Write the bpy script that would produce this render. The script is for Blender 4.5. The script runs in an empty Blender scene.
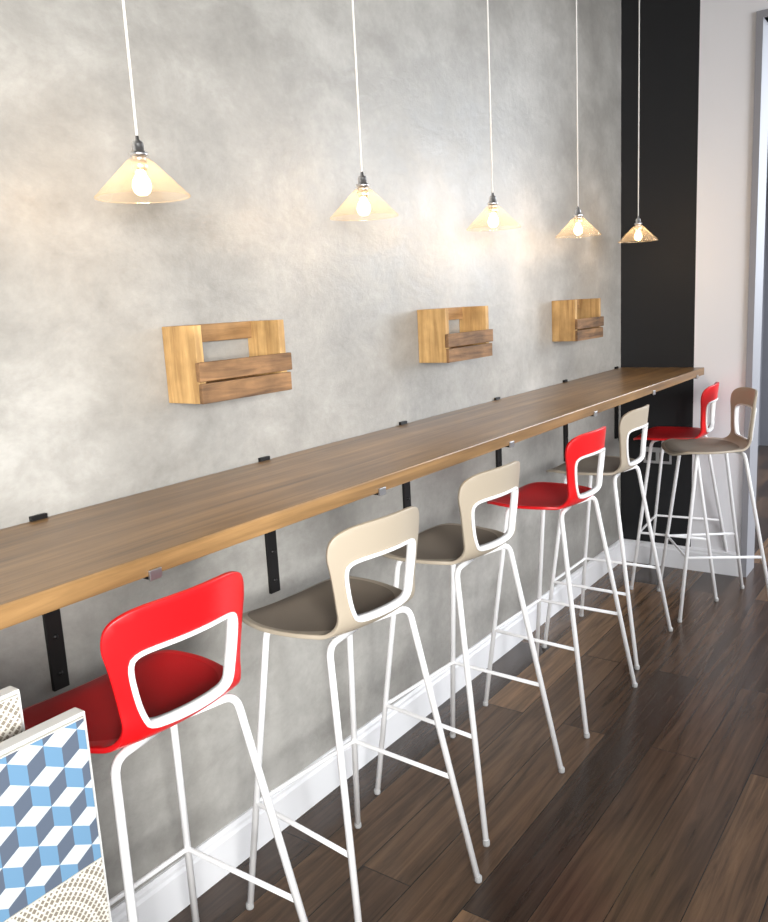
import bpy, bmesh, math, random
from mathutils import Vector, Matrix
from mathutils.geometry import delaunay_2d_cdt
random.seed(4)
sc = bpy.context.scene
COL = sc.collection
WY = 1.526   # distance camera -> plaster wall
XE = 4.26    # end wall
CEIL = 3.3

# ------------------------------------------------------------------ helpers
def srgb(r, g, b):
    f = lambda c: (c/255/12.92) if c/255 <= .04045 else ((c/255+.055)/1.055)**2.4
    return (f(r), f(g), f(b), 1)

def mat(name, col, rough=.5, metal=0, coat=0, emis=None, es=0):
    m = bpy.data.materials.new(name); m.use_nodes = True
    b = m.node_tree.nodes['Principled BSDF']
    b.inputs['Base Color'].default_value = col
    b.inputs['Roughness'].default_value = rough
    b.inputs['Metallic'].default_value = metal
    b.inputs['Coat Weight'].default_value = coat
    if emis:
        b.inputs['Emission Color'].default_value = emis
        b.inputs['Emission Strength'].default_value = es
    return m

def N(m, t, **kw):
    n = m.node_tree.nodes.new(t)
    for k, v in kw.items():
        if k in n.inputs.keys(): n.inputs[k].default_value = v
        else: setattr(n, k, v)
    return n
def L(m, a, b): m.node_tree.links.new(a, b)
def bsdf(m): return m.node_tree.nodes['Principled BSDF']
def ramp(m, stops):
    r = N(m, 'ShaderNodeValToRGB'); e = r.color_ramp.elements
    while len(e) < len(stops): e.new(.5)
    for i, (p, c) in enumerate(stops): e[i].position = p; e[i].color = c
    return r

def mkobj(name, mesh, parent=None, mats=()):
    o = bpy.data.objects.new(name, mesh); COL.objects.link(o)
    for mm in mats:
        if mm.name not in [x.name for x in mesh.materials if x]: mesh.materials.append(mm)
    if parent: o.parent = parent
    return o
def empty(name, loc=(0, 0, 0), rot=0):
    e = bpy.data.objects.new(name, None); COL.objects.link(e)
    e.location = loc; e.rotation_euler = (0, 0, rot); e.empty_display_size = .1
    return e
def bm_box(bm, lo, hi, mi=0):
    x0, y0, z0 = lo; x1, y1, z1 = hi
    v = [bm.verts.new(p) for p in [(x0,y0,z0),(x1,y0,z0),(x1,y1,z0),(x0,y1,z0),(x0,y0,z1),(x1,y0,z1),(x1,y1,z1),(x0,y1,z1)]]
    for f in [(0,3,2,1),(4,5,6,7),(0,1,5,4),(1,2,6,5),(2,3,7,6),(3,0,4,7)]:
        fc = bm.faces.new([v[i] for i in f]); fc.material_index = mi
    return v
def box(name, lo, hi, m, parent=None, bev=0):
    bm = bmesh.new(); bm_box(bm, lo, hi)
    if bev: bmesh.ops.bevel(bm, geom=bm.edges[:], offset=bev, segments=2, affect='EDGES', profile=.6)
    me = bpy.data.meshes.new(name); bm.to_mesh(me); bm.free()
    return mkobj(name, me, parent, [m])
def tube_mesh(name, pts, r, fillet=.0, closed=False, seg=12):
    """sweep a round tube along a polyline with filleted corners"""
    P = [Vector(p) for p in pts]
    if fillet:
        Q = [P[0]]
        for i in range(1, len(P)-1):
            a = (P[i-1]-P[i]); b = (P[i+1]-P[i])
            d = min(fillet, a.length*.45, b.length*.45)
            s = P[i]+a.normalized()*d; e = P[i]+b.normalized()*d
            for k in range(7):
                t = k/6; Q.append(s*(1-t)**2+P[i]*2*t*(1-t)+e*t*t)
        Q.append(P[-1]); P = Q
    bm = bmesh.new(); n = len(P); rings = []
    up = None
    for i in range(n):
        if closed: t = (P[(i+1) % n]-P[i-1]).normalized()
        else: t = (P[min(i+1, n-1)]-P[max(i-1, 0)]).normalized()
        if up is None:
            up = t.orthogonal().normalized()
        up = (up-t*up.dot(t)).normalized(); side = t.cross(up)
        rings.append([bm.verts.new(P[i]+up*math.cos(2*math.pi*k/seg)*r+side*math.sin(2*math.pi*k/seg)*r) for k in range(seg)])
    m_ = n if closed else n-1
    for i in range(m_):
        A, B = rings[i], rings[(i+1) % n]
        off = 0
        if closed and i == n-1:
            off = min(range(seg), key=lambda o: (B[o].co-A[0].co).length)
        for k in range(seg):
            f = bm.faces.new([A[k], A[(k+1) % seg], B[(k+1+off) % seg], B[(k+off) % seg]]); f.smooth = True
    if not closed:
        bm.faces.new(rings[0][::-1]); bm.faces.new(rings[-1])
    bmesh.ops.recalc_face_normals(bm, faces=bm.faces)
    me = bpy.data.meshes.new(name); bm.to_mesh(me); bm.free(); return me
def lathe_mesh(name, prof, seg=48, smooth=True):
    bm = bmesh.new(); R = []
    for (r, z) in prof:
        if r < 1e-5: R.append([bm.verts.new((0, 0, z))])
        else: R.append([bm.verts.new((r*math.cos(2*math.pi*k/seg), r*math.sin(2*math.pi*k/seg), z)) for k in range(seg)])
    for A, B in zip(R, R[1:]):
        for k in range(seg):
            a = [A[k % len(A)], A[(k+1) % seg % len(A)], B[(k+1) % seg % len(B)], B[k % len(B)]]
            u = []
            for v in a:
                if v not in u: u.append(v)
            if len(u) > 2:
                f = bm.faces.new(u); f.smooth = smooth
    bmesh.ops.recalc_face_normals(bm, faces=bm.faces)
    me = bpy.data.meshes.new(name); bm.to_mesh(me); bm.free(); return me

# ------------------------------------------------------------------ materials
def plaster():
    m = mat('polished_plaster', (.4, .4, .4, 1), .5)
    tc = N(m, 'ShaderNodeTexCoord')
    n1 = N(m, 'ShaderNodeTexNoise', Scale=1.1, Detail=6.0, Roughness=.6, Distortion=.2)
    L(m, tc.outputs['Object'], n1.inputs['Vector'])
    mp = N(m, 'ShaderNodeMapping'); mp.inputs['Scale'].default_value = (2.0, 1, 3.2); mp.inputs['Rotation'].default_value = (0, .6, 0)
    L(m, tc.outputs['Object'], mp.inputs['Vector'])
    n2 = N(m, 'ShaderNodeTexNoise', Scale=2.4, Detail=10.0, Roughness=.74, Distortion=.3)
    L(m, mp.outputs['Vector'], n2.inputs['Vector'])
    n3 = N(m, 'ShaderNodeTexNoise', Scale=38.0, Detail=4.0, Roughness=.6)
    L(m, tc.outputs['Object'], n3.inputs['Vector'])
    mx = N(m, 'ShaderNodeMix', data_type='FLOAT'); mx.inputs[0].default_value = .35
    L(m, n1.outputs['Fac'], mx.inputs[2]); L(m, n2.outputs['Fac'], mx.inputs[3])
    mx2 = N(m, 'ShaderNodeMix', data_type='FLOAT'); mx2.inputs[0].default_value = .1
    L(m, mx.outputs[0], mx2.inputs[2]); L(m, n3.outputs['Fac'], mx2.inputs[3])
    r = ramp(m, [(.34, (.19, .183, .169, 1)), (.5, (.32, .31, .289, 1)), (.65, (.49, .48, .452, 1))])
    L(m, mx2.outputs[0], r.inputs['Fac']); L(m, r.outputs['Color'], bsdf(m).inputs['Base Color'])
    r2 = ramp(m, [(.3, (.28,)*3+(1,)), (.7, (.5,)*3+(1,))])
    L(m, n2.outputs['Fac'], r2.inputs['Fac']); L(m, r2.outputs['Color'], bsdf(m).inputs['Roughness'])
    bp = N(m, 'ShaderNodeBump', Strength=.4, Distance=.02)
    L(m, mx2.outputs[0], bp.inputs['Height']); L(m, bp.outputs['Normal'], bsdf(m).inputs['Normal'])
    return m
def wood(name, c0, c1, scale=(1.2, 26, 26), rough=.4, coat=.0, bump=.1, blot=.78):
    m = mat(name, c0, rough, coat=coat)
    tc = N(m, 'ShaderNodeTexCoord'); mp = N(m, 'ShaderNodeMapping'); mp.inputs['Scale'].default_value = scale
    oi = N(m, 'ShaderNodeObjectInfo')
    av = N(m, 'ShaderNodeVectorMath', operation='MULTIPLY_ADD'); av.inputs[1].default_value = (9, 9, 9)
    L(m, oi.outputs['Random'], av.inputs[0]); L(m, tc.outputs['Object'], av.inputs[2])
    L(m, av.outputs[0], mp.inputs['Vector'])
    n = N(m, 'ShaderNodeTexNoise', Scale=1.5, Detail=8.0, Roughness=.62, Distortion=.6)
    L(m, mp.outputs['Vector'], n.inputs['Vector'])
    r = ramp(m, [(.3, c0), (.68, c1)])
    L(m, n.outputs['Fac'], r.inputs['Fac'])
    nb = N(m, 'ShaderNodeTexNoise', Scale=3.0 if blot > .7 else 12.0, Detail=4.0); L(m, av.outputs[0], nb.inputs['Vector'])
    rb = ramp(m, [(.3, (blot, blot*.98, blot*.95, 1)), (.7, (1.1, 1.1, 1.1, 1))]); L(m, nb.outputs['Fac'], rb.inputs['Fac'])
    mu = N(m, 'ShaderNodeMix', data_type='RGBA', blend_type='MULTIPLY'); mu.inputs[0].default_value = 1
    L(m, r.outputs['Color'], mu.inputs[6]); L(m, rb.outputs['Color'], mu.inputs[7])
    L(m, mu.outputs[2], bsdf(m).inputs['Base Color'])
    bp = N(m, 'ShaderNodeBump', Strength=bump, Distance=.004)
    L(m, n.outputs['Fac'], bp.inputs['Height']); L(m, bp.outputs['Normal'], bsdf(m).inputs['Normal'])
    return m
def floor_mat():
    m = mat('dark_oak_planks', (.05, .03, .02, 1), .23)
    tc = N(m, 'ShaderNodeTexCoord')
    br = N(m, 'ShaderNodeTexBrick', offset=.37, offset_frequency=2)
    br.inputs['Scale'].default_value = 1; br.inputs['Brick Width'].default_value = 1.5; br.inputs['Row Height'].default_value = .15
    br.inputs['Mortar Size'].default_value = .0014; br.inputs['Mortar Smooth'].default_value = .2
    br.inputs['Color1'].default_value = (0, 0, 0, 1); br.inputs['Color2'].default_value = (1, 1, 1, 1); br.inputs['Mortar'].default_value = (.5, .5, .5, 1)
    L(m, tc.outputs['Object'], br.inputs['Vector'])
    r = ramp(m, [(0, srgb(60, 47, 38)), (.4, srgb(80, 61, 48)), (.75, srgb(100, 78, 60)), (1, srgb(130, 102, 77))])
    L(m, br.outputs['Color'], r.inputs['Fac'])
    mp = N(m, 'ShaderNodeMapping'); mp.inputs['Scale'].default_value = (1.5, 26, 1)
    L(m, tc.outputs['Object'], mp.inputs['Vector'])
    ad = N(m, 'ShaderNodeVectorMath', operation='MULTIPLY_ADD'); ad.inputs[1].default_value = (7, 3, 5)
    L(m, br.outputs['Color'], ad.inputs[0]); L(m, mp.outputs['Vector'], ad.inputs[2])
    g = N(m, 'ShaderNodeTexNoise', Scale=1.4, Detail=8.0, Roughness=.65, Distortion=.8)
    L(m, ad.outputs[0], g.inputs['Vector'])
    r2 = ramp(m, [(.3, (.30, .29, .28, 1)), (.7, (1.5, 1.45, 1.37, 1))])
    L(m, g.outputs['Fac'], r2.inputs['Fac'])
    mul = N(m, 'ShaderNodeMix', data_type='RGBA', blend_type='MULTIPLY'); mul.inputs[0].default_value = .9
    L(m, r.outputs['Color'], mul.inputs[6]); L(m, r2.outputs['Color'], mul.inputs[7])
    mo = N(m, 'ShaderNodeMix', data_type='RGBA'); mo.inputs[7].default_value = (.006, .005, .004, 1)
    L(m, br.outputs['Fac'], mo.inputs[0]); L(m, mul.outputs[2], mo.inputs[6])
    L(m, mo.outputs[2], bsdf(m).inputs['Base Color'])
    bp = N(m, 'ShaderNodeBump', Strength=.2, Distance=.004); bp.invert = False
    L(m, g.outputs['Fac'], bp.inputs['Height']); L(m, bp.outputs['Normal'], bsdf(m).inputs['Normal'])
    return m

M_PL = plaster()
M_FL = floor_mat()
M_BLACK = mat('black_paint', srgb(22, 23, 26), .65)
M_WHITE = mat('white_paint', srgb(240, 240, 243), .6)
M_TRIM = mat('white_gloss_trim', srgb(238, 239, 242), .35)
M_CEIL = mat('ceiling_paint', srgb(135, 135, 135), .8)
M_GREY = mat('grey_paint', srgb(150, 150, 156), .6)
M_CNT = wood('oiled_oak_counter', srgb(106, 80, 50), srgb(166, 129, 84), (1.0, 22, 22), .34, .1, blot=.72)
M_PINE = wood('pine_light', srgb(150, 114, 68), srgb(210, 172, 115), (26, 26, 2.0), .7, blot=.66, bump=.35)
M_PINE2 = wood('pine_rail', srgb(120, 88, 54), srgb(180, 141, 94), (2, 26, 26), .7, blot=.64, bump=.35)
M_PAL = wood('weathered_slat', srgb(78, 56, 37), srgb(156, 117, 78), (2.5, 26, 26), .7, blot=.56, bump=.4)
M_STEEL = mat('black_steel', srgb(34, 33, 33), .45, .6)
M_RED = mat('red_plastic', srgb(222, 20, 26), .35)
M_REDP = mat('red_seat_pad', srgb(206, 16, 24), .6)
M_BEI = mat('taupe_plastic', srgb(178, 166, 148), .42)
M_BEIP = mat('taupe_seat_pad', srgb(138, 126, 112), .7)
M_TUBE = mat('white_powdercoat', srgb(249, 249, 250), .3)
M_RING = mat('white_plastic_ring', srgb(248, 248, 248), .35)
M_FOOT = mat('grey_rubber', srgb(180, 180, 180), .7)
M_CHROME = mat('chrome', (.80, .80, .81, 1), .3, 1)
M_CORD = mat('white_cord', srgb(240, 238, 234), .7)
M_FIL = mat('bulb_filament', (1, .9, .7, 1), .3, emis=(1, .88, .66, 1), es=40)
M_SOCK = mat('brushed_socket', (.55, .55, .56, 1), .35, 1)
M_DK = mat('dark_plastic', srgb(30, 30, 30), .5)
for mm, sc_, st in ((M_BEIP, 700, .25), (M_REDP, 700, .25)):
    n = N(mm, 'ShaderNodeTexNoise', Scale=float(sc_), Detail=2.0); tc = N(mm, 'ShaderNodeTexCoord')
    L(mm, tc.outputs['Object'], n.inputs['Vector'])
    bp = N(mm, 'ShaderNodeBump', Strength=st, Distance=.002)
    L(mm, n.outputs['Fac'], bp.inputs['Height']); L(mm, bp.outputs['Normal'], bsdf(mm).inputs['Normal'])

def shade_mat():
    m = bpy.data.materials.new('frosted_glass_shade'); m.use_nodes = True
    nt = m.node_tree; nt.nodes.clear()
    out = N(m, 'ShaderNodeOutputMaterial')
    tr = N(m, 'ShaderNodeBsdfTransparent'); tr.inputs[0].default_value = (.97, .92, .84, 1)
    tl = N(m, 'ShaderNodeBsdfTranslucent'); tl.inputs[0].default_value = (1, .86, .64, 1)
    df = N(m, 'ShaderNodeBsdfDiffuse'); df.inputs[0].default_value = (.88, .81, .70, 1)
    gl = N(m, 'ShaderNodeBsdfGlossy'); gl.inputs[1].default_value = .1
    a = N(m, 'ShaderNodeMixShader'); a.inputs[0].default_value = .65
    L(m, tl.outputs[0], a.inputs[1]); L(m, df.outputs[0], a.inputs[2])
    b = N(m, 'ShaderNodeMixShader'); b.inputs[0].default_value = .10
    L(m, tr.outputs[0], b.inputs[1]); L(m, a.outputs[0], b.inputs[2])
    c = N(m, 'ShaderNodeMixShader'); c.inputs[0].default_value = .07
    L(m, b.outputs[0], c.inputs[1]); L(m, gl.outputs[0], c.inputs[2])
    L(m, c.outputs[0], out.inputs[0]); return m
M_SHADE = shade_mat()
def bulb_mat():
    m = bpy.data.materials.new('lit_bulb_glass'); m.use_nodes = True
    m.node_tree.nodes.clear(); out = N(m, 'ShaderNodeOutputMaterial')
    tr = N(m, 'ShaderNodeBsdfTransparent'); em = N(m, 'ShaderNodeEmission'); em.inputs[0].default_value = (1, .82, .52, 1); em.inputs[1].default_value = 2.8
    ad = N(m, 'ShaderNodeAddShader'); L(m, tr.outputs[0], ad.inputs[0]); L(m, em.outputs[0], ad.inputs[1]); L(m, ad.outputs[0], out.inputs[0])
    return m
M_BULB = bulb_mat()

# ------------------------------------------------------------------ room shell
box('floor', (-3.5, -6.0, -.1), (9.0, .2, 0), M_FL)
box('ceiling', (-3.5, -6.0, CEIL), (9.0, .2, CEIL+.1), M_CEIL)
box('wall_back', (-3.5, 0, 0), (XE, .15, CEIL), M_PL)
YB = 1.154-WY; YO = .908-WY; YO2 = -2.3; ZO = 2.60
box('wall_end_black', (XE, YB, 0), (XE+.15, .15, CEIL), M_BLACK)
bm = bmesh.new()
bm_box(bm, (XE, YO, 0), (XE+.15, YB, CEIL)); bm_box(bm, (XE, YO2, ZO), (XE+.15, YO, CEIL)); bm_box(bm, (XE, -6.0, 0), (XE+.15, YO2, CEIL))
me = bpy.data.meshes.new('wall_end_white'); bm.to_mesh(me); bm.free(); mkobj('wall_end_white', me, None, [M_WHITE])
box('wall_far', (8.0, -6.0, 0), (8.15, .2, CEIL), M_GREY)
box('wall_far_side', (XE+.15, .05, 0), (8.0, .2, CEIL), M_GREY)
bm = bmesh.new()
bm_box(bm, (XE-.012, YO-.03, 0), (XE+.162, YO, ZO+.03)); bm_box(bm, (XE-.012, YO2, ZO), (XE+.162, YO-.03, ZO+.03))
me = bpy.data.meshes.new('trim_opening'); bm.to_mesh(me); bm.free(); mkobj('trim_1', me, None, [M_GREY])
def baseboard(name, path_lo, path_hi, axis):
    bm = bmesh.new()
    prof = [(0, 0), (.018, 0), (.018, .095), (.013, .103), (.013, .112), (.006, .12), (0, .12)]
    a, b = path_lo, path_hi
    R = []
    for e in (a, b):
        if axis == 'x': R.append([bm.verts.new((e, -p, z)) for p, z in prof])
        else: R.append([bm.verts.new((XE-p, e, z)) for p, z in prof])
    n = len(prof)
    for i in range(n): bm.faces.new([R[0][i], R[0][(i+1) % n], R[1][(i+1) % n], R[1][i]])
    bm.faces.new(R[0]); bm.faces.new(R[1][::-1])
    bmesh.ops.recalc_face_normals(bm, faces=bm.faces)
    me = bpy.data.meshes.new(name); bm.to_mesh(me); bm.free(); mkobj(name, me, None, [M_TRIM])
baseboard('baseboard_back', -3.5, XE-.018, 'x')
baseboard('baseboard_end', YO-.0, 0, 'y')

# ------------------------------------------------------------------ counter
CT = 1.05; TH = .036; CY = 1.103-WY
ct = empty('wall_counter')
box('counter_top', (-1.6, CY, CT-TH), (XE-.002, -.002, CT), M_CNT, ct, bev=.003)
for i in range(-2, 6):
    x = .903+.656*i
    if x > XE-.03: continue
    box('bracket_upright', (x-.018, -.010, .685), (x+.018, -.0005, CT+.010), M_STEEL, ct, bev=.0015)
    box('bracket_arm', (x-.018, CY+.030, CT-TH-.006), (x+.018, -.0105, CT-TH-.0005), M_STEEL, ct, bev=.0015)
    xl = x-.055
    box('edge_clip', (xl-.013, CY-.005, CT-TH-.007), (xl+.013, CY-.0005, CT-TH+.011), M_SOCK, ct, bev=.0015)
    box('edge_clip_foot', (xl-.013, CY-.0005, CT-TH-.005), (xl+.013, CY+.035, CT-TH-.0005), M_STEEL, ct, bev=.001)
    s = lathe_mesh('bracket_screw', [(0, .004), (.004, .0035), (.006, 0)], 12)
    for z in (.72, .80, .93):
        o = mkobj('bracket_screw', s, ct, [M_STEEL]); o.rotation_euler = (math.radians(90), 0, 0); o.location = (x, -.0105, z)

# ------------------------------------------------------------------ pallet shelves
def shelf(x):
    e = empty('wooden_wall_shelf', (x, 0, 1.24))
    W, H, D, T = .295, .175, .108, .022
    box('side_left', (0, -D, 0), (T, -.0005, H), M_PINE, e, .0015)
    box('side_right', (W-T, -D, 0), (W, -.0005, H), M_PINE, e, .0015)
    box('back_rail_top', (T, -.016, H-.042), (W-T, -.0005, H), M_PINE2, e, .0015)
    box('back_rail_low', (T, -.016, .0), (W-T, -.0005, .045), M_PINE2, e, .0015)
    box('front_slat_top', (-.006, -D-.013, .050), (W+.006, -D-.0003, .093), M_PAL, e, .002)
    box('front_slat_low', (-.002, -D-.011, .0), (W+.002, -D-.0003, .045), M_PAL, e, .002)
    box('base_board', (T, -D+.001, .004), (W-T, -.017, .018), M_PINE2, e)
for k in range(3): shelf(1.266+1.068*k)

# ------------------------------------------------------------------ pendants
me_sh = lathe_mesh('shade', [(.0165, .068), (.020, .0655), (.024, .0625), (.087, .0), (.0868, -.0015)], 64)
me_rim = tube_mesh('rim', [(.0868*math.cos(2*math.pi*k/64), .0868*math.sin(2*math.pi*k/64), -.0015) for k in range(64)], .0009, closed=True, seg=6)
me_bulb = lathe_mesh('bulb', [(0, -.004), (.008, -.003), (.015, .003), (.018, .013), (.016, .024), (.010, .034), (.008, .046), (.0, .046)], 32)
me_fil = lathe_mesh('filament', [(0, .003), (.005, .005), (.008, .013), (.005, .021), (.0, .024)], 16)
me_cap = lathe_mesh('lampholder', [(0, .108), (.0035, .108), (.004, .1), (.009, .097), (.011, .092), (.011, .08), (.0165, .078), (.0165, .072), (.0125, .071), (.0125, .062), (.015, .06), (.015, .05), (.011, .044), (0, .044)], 32)
me_rose = lathe_mesh('ceiling_rose', [(0, -.03), (.012, -.03), (.045, -.012), (.05, 0), (0, 0)], 32)
for k in range(5):
    x = 1.0666+.6965*k; y = 1.3-WY; z = 1.44+.222
    e = empty('pendant_lamp', (x, y, z))
    mkobj('glass_shade', me_sh, e, [M_SHADE]); mkobj('shade_rim', me_rim, e, [M_SHADE])
    for nm, me_, mm in (('bulb', me_bulb, M_BULB), ('filament', me_fil, M_FIL)):
        b_ = mkobj(nm, me_, e, [mm]); b_.location = (0, 0, .005)
    mkobj('lampholder', me_cap, e, [M_CHROME])
    mkobj('cord', tube_mesh('cord', [(0, 0, .105), (0, 0, CEIL-z-.01)], .0026, seg=8), e, [M_CORD])
    o = mkobj('ceiling_rose', me_rose, e, [M_CHROME]); o.location = (0, 0, CEIL-z)
    ld = bpy.data.lights.new('bulb_light', 'POINT'); ld.energy = 2.2; ld.color = (1, .64, .32); ld.shadow_soft_size = .014
    lo = bpy.data.objects.new('bulb_light', ld); COL.objects.link(lo); lo.parent = e; lo.location = (0, 0, .018)

# ------------------------------------------------------------------ stools
SEATZ = .748
T_SEAT = .285; R_B = .055; ANG = math.radians(84); T_B = T_SEAT+R_B*ANG; T_TOP = T_B+.193
YF = .215
def prof_pt(t):
    if t < T_SEAT:
        y = YF-t; z = SEATZ
        u = max(0, 1-t/.07); z -= .016*u*u
        z -= .006*math.sin(math.pi*min(1, t/T_SEAT))
        return y, z
    if t < T_B:
        a = (t-T_SEAT)/R_B
        return YF-T_SEAT-R_B*math.sin(a), SEATZ+R_B*(1-math.cos(a))
    a = ANG; y0 = YF-T_SEAT-R_B*math.sin(a); z0 = SEATZ+R_B*(1-math.cos(a)); s = t-T_B
    return y0-math.cos(a)*s, z0+math.sin(a)*s
def shell_map(x, t, off=0):
    y, z = prof_pt(t)
    k = min(1, max(0, (t-T_SEAT+.05)/(.16))); k = k*k*(3-2*k)
    y += k*1.7*x*x
    z += (1-k)*.35*x*x
    return Vector((x, y-off*k, z))
def halfw(t):
    pts = [(0, .150), (.06, .178), (.13, .188), (.20, .183), (.26, .165), (.31, .140), (.355, .124), (.42, .134), (.50, .148), (T_TOP, .150)]
    for (a, wa), (b, wb) in zip(pts, pts[1:]):
        if t <= b:
            u = (t-a)/(b-a)
            return wa+(wb-wa)*u
    return pts[-1][1]
def smooth_loop(pts, it=2):
    for _ in range(it):
        q = []
        for i in range(len(pts)):
            a, b = pts[i], pts[(i+1) % len(pts)]
            q += [(a[0]*.75+b[0]*.25, a[1]*.75+b[1]*.25), (a[0]*.25+b[0]*.75, a[1]*.25+b[1]*.75)]
        pts = q
    return pts
def resample(pts, d):
    out = []; n = len(pts); tot = sum(math.dist(pts[i], pts[(i+1) % n]) for i in range(n)); m = max(8, int(tot/d)); step = tot/m
    acc = 0; nxt = 0
    for i in range(n):
        a, b = pts[i], pts[(i+1) % n]; l = math.dist(a, b)
        while nxt < acc+l-1e-9 and len(out) < m:
            u = (nxt-acc)/l; out.append((a[0]+(b[0]-a[0])*u, a[1]+(b[1]-a[1])*u)); nxt += step
        acc += l
    return out
right = [(.07, -.004), (.125, .004), (.162, .03)] + [(halfw(t), t) for t in (.075, .13, .18, .23, .27, .31, .35, .39, .43, .47)] + [(.151, T_TOP-.055), (.145, T_TOP-.018), (.112, T_TOP), (.06, T_TOP+.006)]
outline = resample(smooth_loop(right+[(-x, t) for x, t in reversed(right)], 3), .010)
HB, HT = T_B-.02, T_TOP-.078
hr = [(.05, HB), (.083, HB+.004), (.092, HB+.02), (.103, (HB+HT)/2), (.110, HT-.018), (.102, HT), (.06, HT+.005)]
hole = resample(smooth_loop(hr+[(-x, t) for x, t in reversed(hr)], 3), .008)
pr = [(.06, .010), (.12, .020), (.155, .05), (.172, .10), (.174, .15), (.160, .22), (.12, .275), (.08, .295), (.04, .30)]
pad = resample(smooth_loop(pr+[(-x, t) for x, t in reversed(pr)], 3), .010)
def inside(p, loop):
    c = False; n = len(loop); x, y = p
    for i in range(n):
        x1, y1 = loop[i]; x2, y2 = loop[(i+1) % n]
        if (y1 > y) != (y2 > y) and x < (x2-x1)*(y-y1)/(y2-y1)+x1: c = not c
    return c
def shell_mesh(name, m0, m1):
    V = []; E = []
    for lp in (outline, hole, pad):
        s = len(V); V += lp; E += [(s+i, s+(i+1) % len(lp)) for i in range(len(lp))]
    allb = list(V); g = .012; t = 0
    while t < T_TOP+.02:
        x = -.2
        while x < .2:
            if inside((x, t), outline) and not inside((x, t), hole) and min(math.dist((x, t), q) for q in allb) > .007: V.append((x, t))
            x += g
        t += g
    r = delaunay_2d_cdt([Vector(v) for v in V], E, [], 1, 1e-6)
    bm = bmesh.new(); vv = [bm.verts.new(shell_map(v.x, v.y)) for v in r[0]]
    for f in r[2]:
        c = (sum(r[0][i].x for i in f)/len(f), sum(r[0][i].y for i in f)/len(f))
        if inside(c, hole) or not inside(c, outline): continue
        try: fc = bm.faces.new([vv[i] for i in f])
        except ValueError: continue
        fc.smooth = True; fc.material_index = 1 if inside(c, pad) else 0
    for v in [v for v in bm.verts if not v.link_faces]: bm.verts.remove(v)
    bmesh.ops.recalc_face_normals(bm, faces=bm.faces)
    if sum(f.normal.z for f in bm.faces if f.material_index == 1) < 0: bmesh.ops.reverse_faces(bm, faces=bm.faces)
    me = bpy.data.meshes.new(name); bm.to_mesh(me); bm.free(); me.materials.append(m0); me.materials.append(m1); return me
ME_SHELL = {'r': shell_mesh('shell_red', M_RED, M_REDP), 'b': shell_mesh('shell_taupe', M_BEI, M_BEIP)}
def ring_mesh():
    """white frame lining the opening: lips on the front and rear faces and a liner through the hole"""
    bm = bmesh.new(); n = len(hole); ct_ = (HB+HT)/2; R = []
    for i, (x, t) in enumerate(hole):
        a = hole[i-2]; b = hole[(i+2) % n]; tx, tt = b[0]-a[0], b[1]-a[1]; l = math.hypot(tx, tt); nx, nt = tt/l, -tx/l
        if nx*x+nt*(t-ct_) < 0: nx, nt = -nx, -nt
        e = 1e-3; q = shell_map(x, t); du = (shell_map(x+e, t)-q).normalized(); dv = (shell_map(x, t+e)-q).normalized()
        nrm = du.cross(dv).normalized()
        if nrm.y > 0 or (abs(nrm.y) < .3 and nrm.z > 0): nrm = -nrm
        sec = []
        for (d, o) in ((-.002, -.006), (-.003, .002), (-.003, .012), (-.001, .0145), (.004, .0145), (.0062, .013), (.0062, .0095), (.002, .0085), (.002, .0015), (.005, -.0005), (.005, -.003), (.003, -.006)):
            sec.append(bm.verts.new(shell_map(x+nx*d, t+nt*d)+nrm*o))
        R.append(sec)
    k = len(R[0])
    for i in range(n):
        A, B = R[i], R[(i+1) % n]
        for j in range(k):
            f = bm.faces.new([A[j], A[(j+1) % k], B[(j+1) % k], B[j]]); f.smooth = True
    bmesh.ops.recalc_face_normals(bm, faces=bm.faces)
    me = bpy.data.meshes.new('opening_ring'); bm.to_mesh(me); bm.free(); return me
ME_RING = ring_mesh()
FXB, FXF, FYB, FYF = .214, .198, -.20, .195
TX, TYB, TYF = .136, -.080, .118
ZT = .730
def legp(sx, back, z):
    ty, fy = (TYB, FYB) if back else (TYF, FYF)
    fx = FXB if back else FXF
    k = (ZT-z)/ZT
    return (sx*(TX+(fx-TX)*k), ty+(fy-ty)*k, z)
ME_LEGS = []
for sx in (-1, 1):
    for back in (0, 1):
        yy = (TYB if back else TYF)
        p0 = (sx*.03, yy*.75, ZT)
        ME_LEGS.append((tube_mesh('leg', [p0, (sx*TX, yy, ZT), legp(sx, back, .012)], .0080, .03), legp(sx, back, 0)))
ZS = .285
ME_FR = tube_mesh('footrest', [legp(-1, 1, ZS), legp(-1, 0, ZS), legp(1, 0, ZS), legp(1, 1, ZS)], .0058, .012)
ME_RAIL = tube_mesh('under_seat_rail', [(-.05, TYB*.75, ZT), (-.05, TYF, ZT)], .0075)
ME_RAIL2 = tube_mesh('under_seat_rail2', [(.05, TYB*.75, ZT), (.05, TYF, ZT)], .0075)
ME_CAP = lathe_mesh('foot_cap', [(0, 0), (.0090, 0), (.0096, .003), (.0096, .012), (.0086, .015), (0, .015)], 16)
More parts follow.
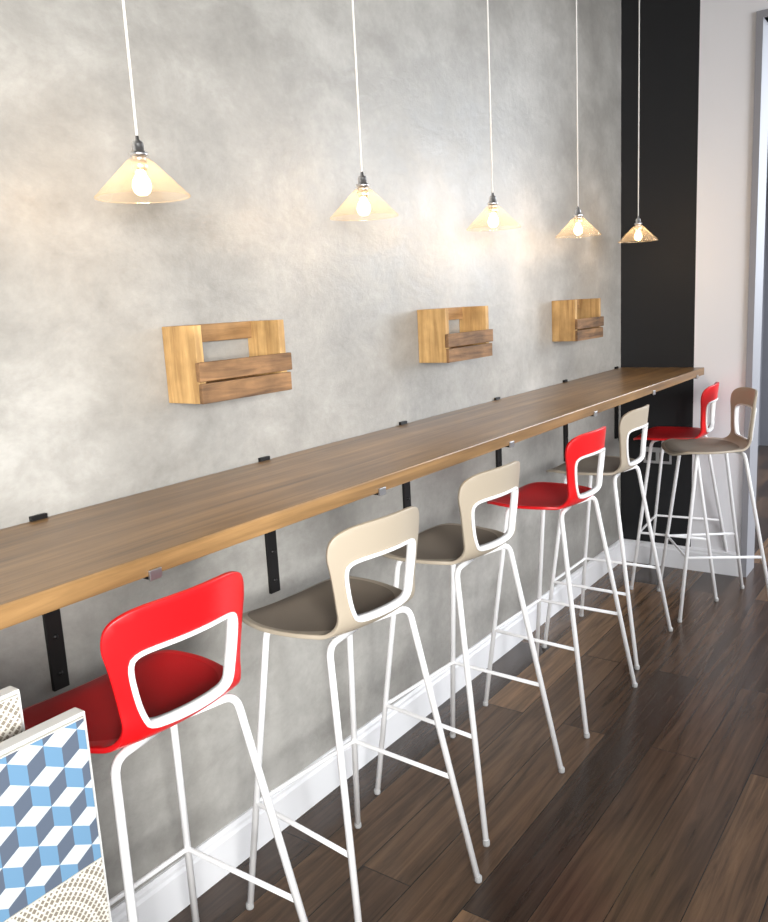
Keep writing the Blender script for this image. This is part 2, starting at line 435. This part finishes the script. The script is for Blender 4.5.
def stool(dx, dy, rot, kind):
    e = empty('bar_stool', (dx, dy-WY, 0), math.radians(rot))
    o = mkobj('seat_shell', ME_SHELL[kind], e)
    s = o.modifiers.new('thick', 'SOLIDIFY'); s.thickness = .010; s.offset = -1
    b = o.modifiers.new('bev', 'BEVEL'); b.width = .002; b.segments = 2; b.limit_method = 'ANGLE'; b.angle_limit = math.radians(50)
    mkobj('backrest_ring', ME_RING, e, [M_RING])
    for i, (lm, f) in enumerate(ME_LEGS):
        mkobj('leg_%d' % (i+1), lm, e, [M_TUBE])
        c = mkobj('foot_cap_%d' % (i+1), ME_CAP, e, [M_FOOT]); c.location = f
    mkobj('footrest', ME_FR, e, [M_TUBE]); mkobj('under_seat_rail_1', ME_RAIL, e, [M_TUBE]); mkobj('under_seat_rail_2', ME_RAIL2, e, [M_TUBE])
stool(.870, 1.187, -1, 'r')
stool(1.410, 1.158, -5, 'b')
stool(1.968, 1.175, -4, 'b')
stool(2.620, 1.165, -2, 'r')
stool(3.19, 1.20, 0, 'b')
stool(4.045, 1.140, 5, 'r')
stool(3.79, .925, 30, 'b')

# ------------------------------------------------------------------ wall socket on black strip
so = empty('wall_socket', (XE, 0, 0))
box('plate', (-.008, -.27, .55), (-.0005, -.125, .635), M_SOCK, so, .002)
for yy in (-.235, -.165):
    box('socket_face', (-.011, yy-.025, .565), (-.0082, yy+.025, .61), M_DK, so, .001)

# ------------------------------------------------------------------ tile sample boards
M_T = [mat('tile_pale', srgb(186, 194, 200), .45), mat('tile_blue', srgb(98, 134, 164), .45), mat('tile_slate', srgb(84, 94, 110), .45),
       mat('tile_cream', srgb(208, 205, 196), .45), mat('tile_taupe', srgb(128, 120, 108), .45)]
M_BRD = mat('board_white', srgb(216, 216, 214), .5)
def pattern_mesh(name, polys, x0, x1, z0, z1, y):
    bm = bmesh.new()
    for i, (pp, mi) in enumerate(polys):
        f = bm.faces.new([bm.verts.new((p[0], y, p[1])) for p in pp]); f.material_index = mi
    for co, no in (((x0, 0, 0), (-1, 0, 0)), ((x1, 0, 0), (1, 0, 0)), ((0, 0, z0), (0, 0, -1)), ((0, 0, z1), (0, 0, 1))):
        bmesh.ops.bisect_plane(bm, geom=bm.verts[:]+bm.edges[:]+bm.faces[:], plane_co=co, plane_no=no, clear_outer=True)
    bmesh.ops.recalc_face_normals(bm, faces=bm.faces)
    me = bpy.data.meshes.new(name); bm.to_mesh(me); bm.free()
    for m in M_T: me.materials.append(m)
    return me
def cubes(x0, x1, z0, z1, a):
    P = []; w = a*math.sqrt(3); j = 0; z = z0-a
    while z < z1+2*a:
        x = x0-w+(w/2 if j % 2 else 0)
        while x < x1+w:
            c = (x, z); p = [(x+a*math.sin(math.radians(60*k)), z+a*math.cos(math.radians(60*k))) for k in range(6)]
            P += [([c, p[5], p[0], p[1]], 0), ([c, p[1], p[2], p[3]], 2), ([c, p[3], p[4], p[5]], 1)]
            x += w
        z += 1.5*a; j += 1
    return P
def lace(x0, x1, z0, z1):
    P = []
    cx, cz = (x0+x1)/2, (z0+z1)/2
    for q in range(26):
        r = .006+.0055*q; n = 6*(q+1) if q < 5 else 30+4*(q-5); s = (.0036, .0030, .0022)[q % 3]
        for k in range(n):
            a = 2*math.pi*(k+.5*(q % 2))/n; x = cx+r*math.cos(a); z = cz+r*math.sin(a)
            P.append(([(x-s, z), (x, z-s), (x+s, z), (x, z+s)], 4))
    return P
def board(name, x0, x1, y, ztop, tiles, a):
    e = empty(name)
    box('panel', (x0, y, 0), (x1, y+.022, ztop), M_BRD, e, .002)
    z = ztop-.004; k = 0
    while z > .05:
        xr = x1-.006
        while xr > x0+.15:
            xl = xr-.2; kind = tiles[k % len(tiles)]
            box('tile_body', (xl+.001, y-.006, z-.199), (xr-.001, y-.0005, z), M_T[3], e, .0008)
            polys = cubes(xl, xr, z-.2, z, a) if kind == 'c' else lace(xl, xr, z-.2, z)
            mkobj('tile_glaze', pattern_mesh('glaze', polys, xl+.002, xr-.002, z-.198, z-.001, y-.0066), e)
            xr -= .2
        z -= .2; k += 1
board('tile_sample_board', -.25, .563, .90-WY, .950, 'cl', .027)
board('tile_sample_board', -.25, .517, .965-WY, .984, 'lc', .009)

# ------------------------------------------------------------------ light
w = bpy.data.worlds.new('World'); sc.world = w; w.use_nodes = True
bg = w.node_tree.nodes['Background']; bg.inputs[0].default_value = (.95, .97, 1, 1); bg.inputs[1].default_value = .66
def area(name, loc, target, size, power, col, spread=180):
    d = bpy.data.lights.new(name, 'AREA'); d.shape = 'RECTANGLE'; d.size, d.size_y = size; d.energy = power; d.color = col
    d.spread = math.radians(spread)
    o = bpy.data.objects.new(name, d); COL.objects.link(o); o.location = loc
    o.rotation_euler = (Vector(target)-Vector(loc)).to_track_quat('-Z', 'Y').to_euler()
area('daylight_window_front', (-1.3, -3.2, 1.7), (1.05, 0, 1.32), (1.3, 1.0), 42, (1, .99, .96), 60)
area('daylight_far_room', (7.0, -2.6, 2.2), (4.0, -1.5, 0), (2.5, 2.0), 190, (.85, .92, 1))
area('daylight_window_side', (2.2, -5.5, 1.9), (4.3, -.5, 1.3), (2.2, 1.8), 42, (.97, .98, 1), 70)

# ------------------------------------------------------------------ camera
cam = bpy.data.cameras.new('camera'); co = bpy.data.objects.new('camera', cam); COL.objects.link(co)
r = Vector((.5783, -.8142, -.0519)).normalized(); f = Vector((.7954, .5768, -.1861)); f = (f-r*f.dot(r)).normalized(); u = r.cross(f)
M = Matrix((( r.x, u.x, -f.x, 0), (r.y, u.y, -f.y, -WY), (r.z, u.z, -f.z, 1.44), (0, 0, 0, 1)))
co.matrix_world = M
cam.sensor_fit = 'HORIZONTAL'; cam.sensor_width = 36; cam.lens = 828/768*36; cam.clip_start = .05
sc.camera = co
sc.view_settings.view_transform = 'Standard'
